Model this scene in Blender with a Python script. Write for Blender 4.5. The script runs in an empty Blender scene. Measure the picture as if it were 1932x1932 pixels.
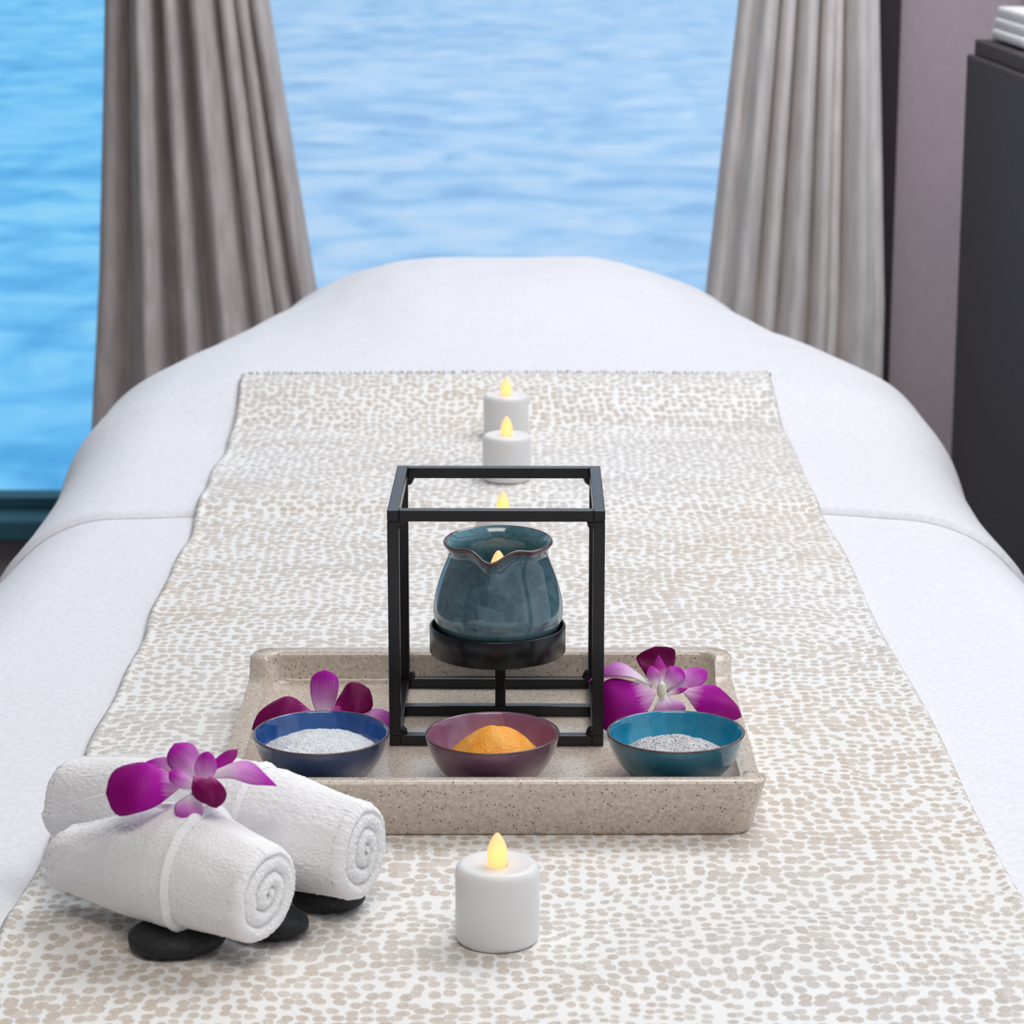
import bpy, bmesh, math, random
from mathutils import Vector, Matrix, noise
random.seed(7)
C = bpy.context.scene
COL = C.collection
PI = math.pi

# ---------------------------------------------------------------- camera
BZ = 0.72                      # height of the bed surface above the floor
H = 0.47                       # camera above the bed surface
F = 5000.0                     # focal length in pixels of the 1932 px frame
TH = math.atan(1201/5000)
cam_d = bpy.data.cameras.new('camera'); cam = bpy.data.objects.new('camera', cam_d); COL.objects.link(cam)
cam.location = (0, 0, BZ+H); cam.rotation_euler = (PI/2-TH, 0, 0)
cam_d.sensor_width = 36; cam_d.lens = F/1932*36; cam_d.clip_end = 3000; cam_d.clip_start = .05
cam_d.dof.use_dof = True; cam_d.dof.focus_distance = 1.42; cam_d.dof.aperture_fstop = 24
C.camera = cam
# ---------------------------------------------------------------- world, lights, exposure
w = bpy.data.worlds.new('sky'); C.world = w; w.use_nodes = True
nt = w.node_tree; bg = nt.nodes['Background']
tc = nt.nodes.new('ShaderNodeTexCoord'); sx = nt.nodes.new('ShaderNodeSeparateXYZ'); cr = nt.nodes.new('ShaderNodeValToRGB')
nt.links.new(tc.outputs['Generated'], sx.inputs[0]); nt.links.new(sx.outputs['Z'], cr.inputs[0]); nt.links.new(cr.outputs[0], bg.inputs[0])
cr.color_ramp.elements[0].position = 0.0; cr.color_ramp.elements[0].color = (.86, .93, 1, 1)
cr.color_ramp.elements[1].position = .7; cr.color_ramp.elements[1].color = (.70, .80, 1, 1)
bg.inputs[1].default_value = .72
def lamp_area(name, loc, target, sx_, sy_, power, col):
    d = bpy.data.lights.new(name, 'AREA'); d.shape = 'RECTANGLE'; d.size = sx_; d.size_y = sy_; d.energy = power; d.color = col
    o = bpy.data.objects.new(name, d); COL.objects.link(o); o.location = loc
    o.rotation_euler = (Vector(target)-Vector(loc)).to_track_quat('-Z', 'Y').to_euler(); return o
sun_d = bpy.data.lights.new('sun', 'SUN'); sun_d.energy = .9; sun_d.angle = math.radians(35); sun_d.color = (.92, .96, 1)
sun = bpy.data.objects.new('sun', sun_d); COL.objects.link(sun)
sun.rotation_euler = (Vector((-.50, -.80, -.62))).to_track_quat('-Z', 'Y').to_euler(); sun.location = (2, 2, 4)
lamp_area('added_light_panel', (.60, 2.10, 2.66), (.45, 1.85, 0), 1.9, 1.7, 46, (.97, .98, 1))  # unseen soft panel, added to raise the light over the bed
lamp_area('added_light_panel', (.1, .25, 2.66), (.1, .9, 0), 1.2, .9, 21, (1, .93, .84))  # unseen warm fill, added to lift the faces towards the camera
C.view_settings.view_transform = 'Standard'; C.view_settings.look = 'None'; C.view_settings.gamma = 1
C.view_settings.use_curve_mapping = False; C.view_settings.exposure = 0.25
C.cycles.max_bounces = 8; C.cycles.transparent_max_bounces = 16; C.cycles.use_denoising = True
C.cycles.caustics_reflective = False; C.cycles.caustics_refractive = False

def ray(px, py):
    a = (px-966)/F; b = (966-py)/F; c, s = math.cos(TH), math.sin(TH)
    return Vector((a, c+b*s, -s+b*c))
def at(px, py, z):             # a point on the level plane z (z above the bed)
    d = ray(px, py); t = (z-H)/d.z
    return Vector((d.x*t, d.y*t, z+BZ))
def upright(px, py, Y):        # a point on the upright plane Y
    d = ray(px, py); t = Y/d.y
    return Vector((d.x*t, Y, H+BZ+d.z*t))

# ---------------------------------------------------------------- materials
def mat(name):
    m = bpy.data.materials.new(name); m.use_nodes = True
    return m, m.node_tree, m.node_tree.nodes['Principled BSDF']
def N(t, kind, **kw):
    n = t.nodes.new('ShaderNode'+kind)
    for k, v in kw.items():
        if k.startswith('i_'):
            n.inputs[k[2:].replace('_', ' ')].default_value = v
        else: setattr(n, k, v)
    return n
def ramp(t, src, stops, interp='LINEAR'):
    r = t.nodes.new('ShaderNodeValToRGB'); r.color_ramp.interpolation = interp
    e = r.color_ramp.elements
    while len(e) < len(stops): e.new(.5)
    for i, (p, c) in enumerate(stops):
        e[i].position = p; e[i].color = (*c, 1) if len(c) == 3 else c
    t.links.new(src, r.inputs[0]); return r.outputs[0]
def objco(t, scale=(1, 1, 1), gen='Object'):
    c = t.nodes.new('ShaderNodeTexCoord'); m = t.nodes.new('ShaderNodeMapping'); m.inputs['Scale'].default_value = scale
    t.links.new(c.outputs[gen], m.inputs[0]); return m.outputs[0]
def bump(t, b, src, strength, dist):
    n = t.nodes.new('ShaderNodeBump'); n.inputs['Strength'].default_value = strength; n.inputs['Distance'].default_value = dist
    t.links.new(src, n.inputs['Height']); t.links.new(n.outputs[0], b.inputs['Normal']); return n
def plain(name, col, rough=.5, metal=0, coat=0, bumpy=None, spec=.5, sheen=0):
    m, t, b = mat(name)
    b.inputs['Base Color'].default_value = (*col, 1); b.inputs['Roughness'].default_value = rough
    b.inputs['Metallic'].default_value = metal; b.inputs['Coat Weight'].default_value = coat
    b.inputs['Specular IOR Level'].default_value = spec; b.inputs['Sheen Weight'].default_value = sheen
    if bumpy:
        n = N(t, 'TexNoise', i_Scale=bumpy[0], i_Detail=4.0); t.links.new(objco(t), n.inputs['Vector'])
        bump(t, b, n.outputs[0], bumpy[1], bumpy[2])
    return m
def mottled(name, c1, c2, scale, rough, bstr, bdist, stretch=(1, 1, 1), spec=.3, detail=4.0, sheen=0, lo=.35, hi=.65):
    m, t, b = mat(name)
    n = N(t, 'TexNoise', i_Scale=scale, i_Detail=detail); t.links.new(objco(t, stretch), n.inputs['Vector'])
    t.links.new(ramp(t, n.outputs[0], [(lo, c1), (hi, c2)]), b.inputs['Base Color'])
    b.inputs['Roughness'].default_value = rough; b.inputs['Specular IOR Level'].default_value = spec
    b.inputs['Sheen Weight'].default_value = sheen
    bump(t, b, n.outputs[0], bstr, bdist); return m
M = {}
M['duvet'] = mottled('duvet_cotton', (.78, .785, .825), (.85, .855, .89), 260, .95, .25, .0012, spec=.15, sheen=.15)
M['towel'] = mottled('terry', (.88, .88, .885), (.93, .93, .93), 900, 1, .35, .0008, spec=.1)
M['hem'] = mottled('hem_tape', (.88, .88, .885), (.92, .92, .92), 1500, .9, .2, .0003, stretch=(1, 1, .2), spec=.1)
M['curtain'] = mottled('curtain_velvet', (.54, .475, .46), (.70, .63, .61), 60, .75, .3, .002, stretch=(1, 1, .25), sheen=.3)
M['curtain_pale'] = mottled('curtain_velvet_pale', (.74, .69, .67), (.90, .845, .83), 60, .7, .3, .002, stretch=(1, 1, .25), sheen=.3)
M['mauve'] = mottled('mauve_wall', (.47, .385, .43), (.50, .415, .46), 90, .8, .1, .001)
M['brown'] = plain('dark_brown_trim', (.035, .022, .026), .55, bumpy=(40, .1, .001))
M['cabinet'] = mottled('charcoal_panel', (.066, .055, .062), (.080, .068, .075), 160, .7, .1, .0006)
M['floor'] = mottled('floor_carpet', (.12, .10, .10), (.17, .15, .14), 200, .95, .4, .002)
M['wallp'] = mottled('wall_paint', (.40, .37, .38), (.43, .40, .41), 30, .8, .1, .001)
M['ceil'] = plain('ceiling_paint', (.8, .79, .78), .9)
M['teal_sill'] = plain('sill_paint', (.03, .12, .17), .5, bumpy=(30, .1, .001))
M['iron'] = plain('black_powdercoat', (.005, .005, .007), .27, 0, 0, (900, .12, .0002), spec=.5)
M['stone'] = mottled('basalt', (.012, .013, .016), (.026, .027, .031), 500, .62, .3, .0004, spec=.35)
M['bedbase'] = plain('bed_base', (.07, .05, .045), .6)
M['salt_white'] = None

def m_tray():
    m, t, b = mat('speckled_stone'); v = objco(t)
    n = N(t, 'TexNoise', i_Scale=420.0, i_Detail=5.0, i_Roughness=.7); t.links.new(v, n.inputs['Vector'])
    base = ramp(t, n.outputs[0], [(.35, (.47, .395, .315)), (.5, (.59, .505, .42)), (.66, (.70, .63, .55))])
    vo = N(t, 'TexVoronoi', i_Scale=470.0); t.links.new(v, vo.inputs['Vector'])
    d = N(t, 'MapRange', i_From_Min=.16, i_From_Max=.26, i_To_Min=1.0, i_To_Max=0.0); t.links.new(vo.outputs['Distance'], d.inputs[0])
    sp = N(t, 'SeparateColor'); t.links.new(vo.outputs['Color'], sp.inputs[0])
    g = N(t, 'Math', operation='GREATER_THAN'); t.links.new(sp.outputs[0], g.inputs[0]); g.inputs[1].default_value = .45
    mu = N(t, 'Math', operation='MULTIPLY'); t.links.new(d.outputs[0], mu.inputs[0]); t.links.new(g.outputs[0], mu.inputs[1])
    spec = ramp(t, sp.outputs[1], [(0, (.09, .07, .06)), (.5, (.20, .13, .10)), (.8, (.75, .74, .72))], 'CONSTANT')
    mx = N(t, 'Mix', data_type='RGBA'); t.links.new(mu.outputs[0], mx.inputs[0]); t.links.new(base, mx.inputs[6]); t.links.new(spec, mx.inputs[7])
    t.links.new(mx.outputs[2], b.inputs['Base Color'])
    b.inputs['Roughness'].default_value = .22; b.inputs['Specular IOR Level'].default_value = .6
    bump(t, b, n.outputs[0], .12, .0003); return m
M['tray'] = m_tray()

def m_runner():
    m, t, b = mat('spotted_brocade')
    v = objco(t)
    wn = N(t, 'TexNoise', i_Scale=9.0, i_Detail=2.0); t.links.new(v, wn.inputs['Vector'])
    sub = N(t, 'VectorMath', operation='SUBTRACT'); t.links.new(wn.outputs['Color'], sub.inputs[0]); sub.inputs[1].default_value = (.5, .5, .5)
    sc = N(t, 'VectorMath', operation='MULTIPLY'); t.links.new(sub.outputs[0], sc.inputs[0]); sc.inputs[1].default_value = (.02, .035, 0)
    ad = N(t, 'VectorMath', operation='ADD'); t.links.new(v, ad.inputs[0]); t.links.new(sc.outputs[0], ad.inputs[1])
    mp = N(t, 'Mapping'); mp.inputs['Scale'].default_value = (.98, .86, 0); t.links.new(ad.outputs[0], mp.inputs[0])
    vo = N(t, 'TexVoronoi', i_Scale=150.0, i_Randomness=.60); vo.voronoi_dimensions = '2D'; t.links.new(mp.outputs[0], vo.inputs['Vector'])
    # the spots grow and shrink in soft bands across the cloth
    mb = N(t, 'Mapping'); mb.inputs['Scale'].default_value = (6, 26, 0); t.links.new(v, mb.inputs[0])
    bn = N(t, 'TexNoise', i_Scale=1.0, i_Detail=3.0); t.links.new(mb.outputs[0], bn.inputs['Vector'])
    th = N(t, 'MapRange', i_From_Min=.3, i_From_Max=.7, i_To_Min=.30, i_To_Max=.53); t.links.new(bn.outputs[0], th.inputs[0])
    df = N(t, 'Math', operation='SUBTRACT'); en = N(t, 'TexNoise', i_Scale=900.0, i_Detail=2.0); t.links.new(v, en.inputs['Vector'])
    ea = N(t, 'Math', operation='MULTIPLY_ADD'); t.links.new(en.outputs[0], ea.inputs[0]); ea.inputs[1].default_value = .16; t.links.new(vo.outputs['Distance'], ea.inputs[2])
    es = N(t, 'Math', operation='SUBTRACT'); t.links.new(ea.outputs[0], es.inputs[0]); es.inputs[1].default_value = .08
    t.links.new(th.outputs[0], df.inputs[0]); t.links.new(es.outputs[0], df.inputs[1])
    mk = N(t, 'MapRange', i_From_Min=-.05, i_From_Max=.05); t.links.new(df.outputs[0], mk.inputs[0])
    fn = N(t, 'TexNoise', i_Scale=1700.0, i_Detail=2.0); t.links.new(v, fn.inputs['Vector'])
    sepc = N(t, 'SeparateColor'); t.links.new(vo.outputs['Color'], sepc.inputs[0])
    cellv = N(t, 'MapRange', i_To_Min=.72, i_To_Max=1.0); t.links.new(sepc.outputs[0], cellv.inputs[0])
    mk2 = N(t, 'Math', operation='MULTIPLY'); t.links.new(mk.outputs[0], mk2.inputs[0]); t.links.new(cellv.outputs[0], mk2.inputs[1])
    tp1 = ramp(t, fn.outputs[0], [(.40, (.42, .38, .35)), (.58, (.70, .66, .62))])
    tp2 = ramp(t, fn.outputs[0], [(.40, (.44, .37, .305)), (.58, (.70, .615, .53))])  # sandier spots: warm light put into the colour, spread by noise below
    ln = N(t, 'TexNoise', i_Scale=3.2, i_Detail=1.0); t.links.new(v, ln.inputs['Vector'])
    lm = N(t, 'MapRange', i_From_Min=.38, i_From_Max=.62); t.links.new(ln.outputs[0], lm.inputs[0])
    tm = N(t, 'Mix', data_type='RGBA'); t.links.new(lm.outputs[0], tm.inputs[0]); t.links.new(tp1, tm.inputs[6]); t.links.new(tp2, tm.inputs[7]); taupe = tm.outputs[2]
    tn = N(t, 'TexNoise', i_Scale=5.0); t.links.new(v, tn.inputs['Vector'])
    white = ramp(t, tn.outputs[0], [(.35, (.87, .85, .82)), (.65, (.88, .88, .87))])
    mx = N(t, 'Mix', data_type='RGBA'); t.links.new(mk2.outputs[0], mx.inputs[0]); t.links.new(white, mx.inputs[6]); t.links.new(taupe, mx.inputs[7])
    t.links.new(mx.outputs[2], b.inputs['Base Color'])
    ro = N(t, 'MapRange', i_To_Min=.42, i_To_Max=.75); t.links.new(mk.outputs[0], ro.inputs[0]); t.links.new(ro.outputs[0], b.inputs['Roughness'])
    b.inputs['Specular IOR Level'].default_value = .3
    inv = N(t, 'Math', operation='SUBTRACT'); inv.inputs[0].default_value = 1; t.links.new(mk.outputs[0], inv.inputs[1])
    bump(t, b, inv.outputs[0], .35, .0006); return m
M['runner'] = m_runner()

def m_glaze(name, c_dark, c_mid, c_line, scale=150, line=.35, rough=.12):
    m, t, b = mat(name); v = objco(t)
    wn = N(t, 'TexNoise', i_Scale=scale*.5, i_Detail=3.0); t.links.new(v, wn.inputs['Vector'])
    mxv = N(t, 'Mix', data_type='RGBA'); mxv.inputs[0].default_value = .006*150/scale; t.links.new(v, mxv.inputs[6]); t.links.new(wn.outputs['Color'], mxv.inputs[7])
    vo = N(t, 'TexVoronoi', i_Scale=float(scale), feature='DISTANCE_TO_EDGE'); t.links.new(mxv.outputs[2], vo.inputs['Vector'])
    v2 = N(t, 'TexVoronoi', i_Scale=scale*.55); t.links.new(mxv.outputs[2], v2.inputs['Vector'])
    sp = N(t, 'SeparateColor'); t.links.new(v2.outputs['Color'], sp.inputs[0])
    n = N(t, 'TexNoise', i_Scale=30.0, i_Detail=4.0); t.links.new(v, n.inputs['Vector'])
    ad = N(t, 'Math', operation='MULTIPLY_ADD'); t.links.new(sp.outputs[0], ad.inputs[0]); ad.inputs[1].default_value = .35; t.links.new(n.outputs[0], ad.inputs[2])
    base = ramp(t, ad.outputs[0], [(.4, c_dark), (.9, c_mid)])
    ln = N(t, 'MapRange', i_From_Min=0.0, i_From_Max=.16, i_To_Min=line, i_To_Max=0.0); t.links.new(vo.outputs['Distance'], ln.inputs[0])
    mx = N(t, 'Mix', data_type='RGBA'); t.links.new(ln.outputs[0], mx.inputs[0]); t.links.new(base, mx.inputs[6]); mx.inputs[7].default_value = (*c_line, 1)
    t.links.new(mx.outputs[2], b.inputs['Base Color'])
    b.inputs['Roughness'].default_value = rough; b.inputs['Coat Weight'].default_value = .6; b.inputs['Coat Roughness'].default_value = .05
    return m
M['jug_out'] = m_glaze('jug_glaze_outside', (.045, .105, .135), (.11, .21, .25), (.24, .38, .44), 140, .13, .12)
M['jug_in'] = m_glaze('jug_glaze_inside', (.05, .14, .18), (.12, .27, .33), (.26, .44, .5), 140, .13, .12)
M['rim_brown'] = plain('bare_glaze_rim', (.085, .045, .042), .25, coat=.5)
M['blue_out'] = m_glaze('navy_glaze_outside', (.028, .05, .13), (.05, .08, .19), (.10, .14, .22), 60, .06, .14)
M['blue_in'] = m_glaze('navy_glaze_inside', (.012, .055, .22), (.03, .11, .36), (.12, .25, .5), 90, .10, .12)
M['pur_out'] = m_glaze('plum_glaze_outside', (.12, .05, .09), (.19, .09, .145), (.24, .14, .18), 60, .06, .2)
M['pur_in'] = m_glaze('plum_glaze_inside', (.23, .09, .18), (.32, .15, .26), (.4, .24, .33), 90, .09, .18)
M['teal_out'] = m_glaze('teal_glaze_outside', (.010, .11, .17), (.03, .18, .27), (.08, .25, .33), 60, .06, .16)
M['teal_in'] = m_glaze('teal_glaze_inside', (.008, .19, .34), (.02, .31, .50), (.10, .45, .62), 110, .13, .12)

def m_grain(name, cols, scale, bstr, spark=.3, rough=.5, sss=0):
    m, t, b = mat(name); v = objco(t)
    vo = N(t, 'TexVoronoi', i_Scale=float(scale)); t.links.new(v, vo.inputs['Vector'])
    sp = N(t, 'SeparateColor'); t.links.new(vo.outputs['Color'], sp.inputs[0])
    t.links.new(ramp(t, sp.outputs[0], cols), b.inputs['Base Color'])
    b.inputs['Roughness'].default_value = rough; b.inputs['Specular IOR Level'].default_value = spark
    b.inputs['Subsurface Weight'].default_value = sss; b.inputs['Subsurface Radius'].default_value = (.004, .003, .002); b.inputs['Subsurface Scale'].default_value = 1
    bump(t, b, vo.outputs['Distance'], bstr, .0008); return m
M['salt_white'] = m_grain('white_salt', [(0, (.72, .76, .80)), (.5, (.84, .87, .89)), (1, (.95, .95, .95))], 1100, .8, .6, .3)
M['salt_grey'] = m_grain('grey_salt', [(0, (.05, .05, .06)), (.08, (.35, .34, .36)), (.3, (.52, .51, .52)), (.9, (.80, .79, .79)), (1, (.95, .95, .95))], 1200, .8, .6, .3)
def m_orange():
    m, t, b = mat('orange_scrub'); v = objco(t)
    n = N(t, 'TexNoise', i_Scale=120.0, i_Detail=4.0); t.links.new(v, n.inputs['Vector'])
    t.links.new(ramp(t, n.outputs[0], [(.35, (1, .37, .02)), (.6, (1, .45, .04)), (.75, (1, .55, .12))]), b.inputs['Base Color'])
    n2 = N(t, 'TexNoise', i_Scale=1100.0, i_Detail=2.0); t.links.new(v, n2.inputs['Vector'])
    b.inputs['Roughness'].default_value = .38; bump(t, b, n2.outputs[0], .7, .0008); return m
M['orange'] = m_orange()

def m_wax():
    m, t, b = mat('candle_wax')
    b.inputs['Base Color'].default_value = (.80, .80, .80, 1); b.inputs['Roughness'].default_value = .38
    b.inputs['Subsurface Weight'].default_value = .45; b.inputs['Subsurface Radius'].default_value = (1, .85, .75); b.inputs['Subsurface Scale'].default_value = .006
    n = N(t, 'TexNoise', i_Scale=200.0); t.links.new(objco(t), n.inputs['Vector']); bump(t, b, n.outputs[0], .05, .0004)
    return m
M['wax'] = m_wax()
def m_flame():
    m, t, b = mat('lit_flame_bulb')
    c = t.nodes.new('ShaderNodeTexCoord'); s = N(t, 'SeparateXYZ'); t.links.new(c.outputs['Object'], s.inputs[0])
    mr = N(t, 'MapRange', i_From_Min=-.002, i_From_Max=.0165); t.links.new(s.outputs['Z'], mr.inputs[0])
    col = ramp(t, mr.outputs[0], [(0, (1, .40, .10)), (.22, (1, .66, .22)), (.5, (1, .75, .20)), (.75, (1, .70, .24)), (1, (1, .55, .28))])
    lw = N(t, 'LayerWeight', i_Blend=.35)
    mx = N(t, 'Mix', data_type='RGBA'); t.links.new(lw.outputs['Facing'], mx.inputs[0]); t.links.new(col, mx.inputs[6]); mx.inputs[7].default_value = (1, .42, .14, 1)
    b.inputs['Base Color'].default_value = (.5, .35, .2, 1); b.inputs['Roughness'].default_value = .4
    t.links.new(mx.outputs[2], b.inputs['Emission Color']); b.inputs['Emission Strength'].default_value = .85
    return m
M['flame'] = m_flame()

def m_petal(name, edge, mid, base, st=(.14, .42, .78)):
    m, t, b = mat(name)
    uv = t.nodes.new('ShaderNodeTexCoord'); s = N(t, 'SeparateXYZ'); t.links.new(uv.outputs['UV'], s.inputs[0])
    n = N(t, 'TexNoise', i_Scale=1.0, i_Detail=3.0)
    mp = N(t, 'Mapping'); mp.inputs['Scale'].default_value = (26, 2.2, 1); t.links.new(uv.outputs['UV'], mp.inputs[0]); t.links.new(mp.outputs[0], n.inputs['Vector'])
    a = N(t, 'Math', operation='MULTIPLY_ADD'); t.links.new(n.outputs[0], a.inputs[0]); a.inputs[1].default_value = .28; t.links.new(s.outputs['Y'], a.inputs[2])
    t.links.new(ramp(t, a.outputs[0], [(st[0], base), (st[1], mid), (st[2], edge)]), b.inputs['Base Color'])
    b.inputs['Roughness'].default_value = .5; b.inputs['Specular IOR Level'].default_value = .15
    b.inputs['Subsurface Weight'].default_value = .15; b.inputs['Subsurface Radius'].default_value = (1, .4, .8); b.inputs['Subsurface Scale'].default_value = .0015
    bump(t, b, n.outputs[0], .25, .0004); return m
M['petal_deep'] = m_petal('petal_magenta', (.25, .0, .16), (.43, .004, .38), (.85, .66, .83), (.16, .46, .92))
M['petal_dark'] = m_petal('petal_dark_lip', (.16, .001, .07), (.22, .001, .11), (.62, .18, .45))
M['petal_light'] = m_petal('petal_pale', (.42, .012, .38), (.62, .25, .60), (.88, .84, .87), (.26, .62, 1.0))
M['petal_white'] = m_petal('petal_white_throat', (.42, .02, .30), (.82, .66, .78), (.86, .85, .78))
M['column'] = plain('flower_column', (.84, .82, .66), .5)

def m_glass(name, tint, milk, milkcol):
    m, t, b = mat(name); t.nodes.remove(b); out = t.nodes['Material Output']
    tr = N(t, 'BsdfTransparent'); tr.inputs[0].default_value = (*tint, 1)
    gl = N(t, 'BsdfGlossy'); gl.inputs['Roughness'].default_value = .02
    fr = N(t, 'Fresnel', i_IOR=1.45)
    mx = N(t, 'MixShader'); t.links.new(fr.outputs[0], mx.inputs[0]); t.links.new(tr.outputs[0], mx.inputs[1]); t.links.new(gl.outputs[0], mx.inputs[2])
    last = mx
    if milk:
        d = N(t, 'BsdfTranslucent'); d.inputs[0].default_value = (*milkcol, 1)
        m2 = N(t, 'MixShader'); m2.inputs[0].default_value = milk; t.links.new(mx.outputs[0], m2.inputs[1]); t.links.new(d.outputs[0], m2.inputs[2]); last = m2
    t.links.new(last.outputs[0], out.inputs[0]); return m
M['glass_clear'] = m_glass('tinted_window_glass', (.66, .92, 1.0), 0, None)
M['glass_milky'] = m_glass('hazy_window_glass', (.92, .97, 1.0), .12, (.95, .94, 1))

def m_sea():
    m, t, b = mat('sea_water'); v = objco(t, (.24, .20, 1))
    n = N(t, 'TexNoise', i_Scale=1.6, i_Detail=5.0, i_Roughness=.55, i_Distortion=.6); t.links.new(v, n.inputs['Vector'])
    n2 = N(t, 'TexNoise', i_Scale=.28, i_Detail=2.0); t.links.new(v, n2.inputs['Vector'])
    a = N(t, 'Math', operation='MULTIPLY_ADD'); t.links.new(n2.outputs[0], a.inputs[0]); a.inputs[1].default_value = .35; t.links.new(n.outputs[0], a.inputs[2])
    t.links.new(ramp(t, a.outputs[0], [(.50, (.20, .52, .80)), (.64, (.42, .74, .97)), (.76, (.66, .88, 1.0)), (.92, (.95, .98, 1))]), b.inputs['Base Color'])  # pale and dark ripples and sky-lit blue put into the base colour
    b.inputs['Roughness'].default_value = .45; b.inputs['IOR'].default_value = 1.33
    bump(t, b, n.outputs[0], .6, .35); return m
M['sea'] = m_sea()

# ---------------------------------------------------------------- helpers
def tag(o, label=None, cat=None, group=None, kind=None):
    if label: o['label'] = label
    if cat: o['category'] = cat
    if group: o['group'] = group
    if kind: o['kind'] = kind
    return o
def empty(name, loc, rz=0):
    o = bpy.data.objects.new(name, None); COL.objects.link(o); o.location = loc; o.rotation_euler.z = rz; o.empty_display_size = .02; return o
def mesh(name, vs, fs, mats, parent=None, smooth=True, loc=None, mi=None, uvs=None):
    me = bpy.data.meshes.new(name); me.from_pydata([tuple(v) for v in vs], [], fs)
    for m in (mats if isinstance(mats, (list, tuple)) else [mats]): me.materials.append(m)
    if mi: me.polygons.foreach_set('material_index', mi)
    if smooth: me.polygons.foreach_set('use_smooth', [True]*len(me.polygons))
    if uvs:
        l = me.uv_layers.new(name='UVMap')
        for p in me.polygons:
            for li, vi in zip(p.loop_indices, p.vertices): l.data[li].uv = uvs[vi]
    me.update()
    o = bpy.data.objects.new(name, me); COL.objects.link(o)
    if loc is not None: o.location = loc
    if parent: o.parent = parent
    return o
def box_bm(bm, c, s, rot=None):
    r = bmesh.ops.create_cube(bm, size=1)
    mt = Matrix.Translation(c) @ (rot or Matrix.Identity(4)) @ Matrix.Diagonal((*s, 1))
    bmesh.ops.transform(bm, matrix=mt, verts=r['verts']); return r['verts']
def bm_obj(name, bm, m, parent=None, bevel=0, seg=2, smooth=False, loc=None):
    if bevel: bmesh.ops.bevel(bm, geom=bm.edges[:], offset=bevel, segments=seg, affect='EDGES', profile=.5)
    bmesh.ops.recalc_face_normals(bm, faces=bm.faces[:])
    me = bpy.data.meshes.new(name); bm.to_mesh(me); bm.free(); me.materials.append(m)
    if smooth: me.polygons.foreach_set('use_smooth', [True]*len(me.polygons))
    o = bpy.data.objects.new(name, me); COL.objects.link(o)
    if parent: o.parent = parent
    if loc is not None: o.location = loc
    return o
def box(name, c, s, m, parent=None, bevel=0.0, kind=None):
    bm = bmesh.new(); box_bm(bm, (0, 0, 0), s); o = bm_obj(name, bm, m, parent, bevel, loc=c)
    if kind: o['kind'] = kind
    return o
def grid_faces(nu, nv, wrap=False, off=0):
    fs = []
    for j in range(nv-1):
        for i in range(nu if wrap else nu-1):
            a = j*nu+i; b_ = j*nu+(i+1) % nu
            fs.append((off+a, off+b_, off+b_+nu, off+a+nu))
    return fs
def lathe(name, prof, mats, parent=None, n=72, fn=None, loc=None):
    """prof: list of (r, z, material index); fn(r, z, phi, k) may deform"""
    vs = []; fs = []; mi = []
    for k, (r, z, _) in enumerate(prof):
        for i in range(n):
            ph = 2*PI*i/n
            rr, zz = fn(r, z, ph, k) if fn else (r, z)
            vs.append((rr*math.cos(ph), rr*math.sin(ph), zz))
    for k in range(len(prof)-1):
        for i in range(n):
            j = (i+1) % n
            fs.append((k*n+i, k*n+j, (k+1)*n+j, (k+1)*n+i)); mi.append(prof[k+1][2])
    if prof[0][0] < .0006: fs.append(tuple(range(n))[::-1]); mi.append(prof[0][2])
    if prof[-1][0] < .0006: fs.append(tuple(range((len(prof)-1)*n, len(prof)*n))); mi.append(prof[-1][2])
    return mesh(name, vs, fs, mats, parent, True, loc, mi)
def sm(a, b_, x):
    t = min(1, max(0, (x-a)/(b_-a))); return t*t*(3-2*t)
def fb(x, y, z=0, o=3):
    s = 0; a = 1; f = 1
    for _ in range(o): s += a*noise.noise(Vector((x*f, y*f, z))); a *= .5; f *= 2.1
    return s

# ---------------------------------------------------------------- setting
WY = 3.75
box('floor', (0, 1.6, -.02), (4.4, 4.6, .04), M['floor'], kind='structure')
bm = bmesh.new()
SILL = BZ-.425
box_bm(bm, (-.20, WY+.06, SILL/2), (3.1, .12, SILL))                     # below both windows
box_bm(bm, (-.16, WY+.06, 2.56), (3.18, .12, .28))
box_bm(bm, (-.435, WY+.06, (SILL+2.42)/2), (.09, .12, 2.42-SILL))
bm_obj('wall_back', bm, M['wallp'])['kind'] = 'structure'
bm = bmesh.new()
box_bm(bm, (1.36, WY-.02, 1.35), (1.66, .12, 2.7)); bm_obj('wall_right', bm, M['mauve'])['kind'] = 'structure'
box('wall_front', (0, -.75, 1.35), (4.4, .12, 2.7), M['wallp'], kind='structure')
box('wall_left', (-2.14, 1.5, 1.35), (.12, 4.6, 2.7), M['wallp'], kind='structure')
box('ceiling', (0, 1.5, 2.75), (4.4, 4.6, .10), M['ceil'], kind='structure')
box('trim_1', (.5115, WY-.06, 1.35), (.030, .10, 2.7), M['brown'], bevel=.003, kind='structure')
box('trim_2', (.78, WY-.09, 1.35), (.16, .02, 2.7), M['brown'], bevel=.003, kind='structure')
box('trim_3', (-.20, WY-.03, SILL-.015), (3.1, .10, .03), M['teal_sill'], bevel=.004, kind='structure')
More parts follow.
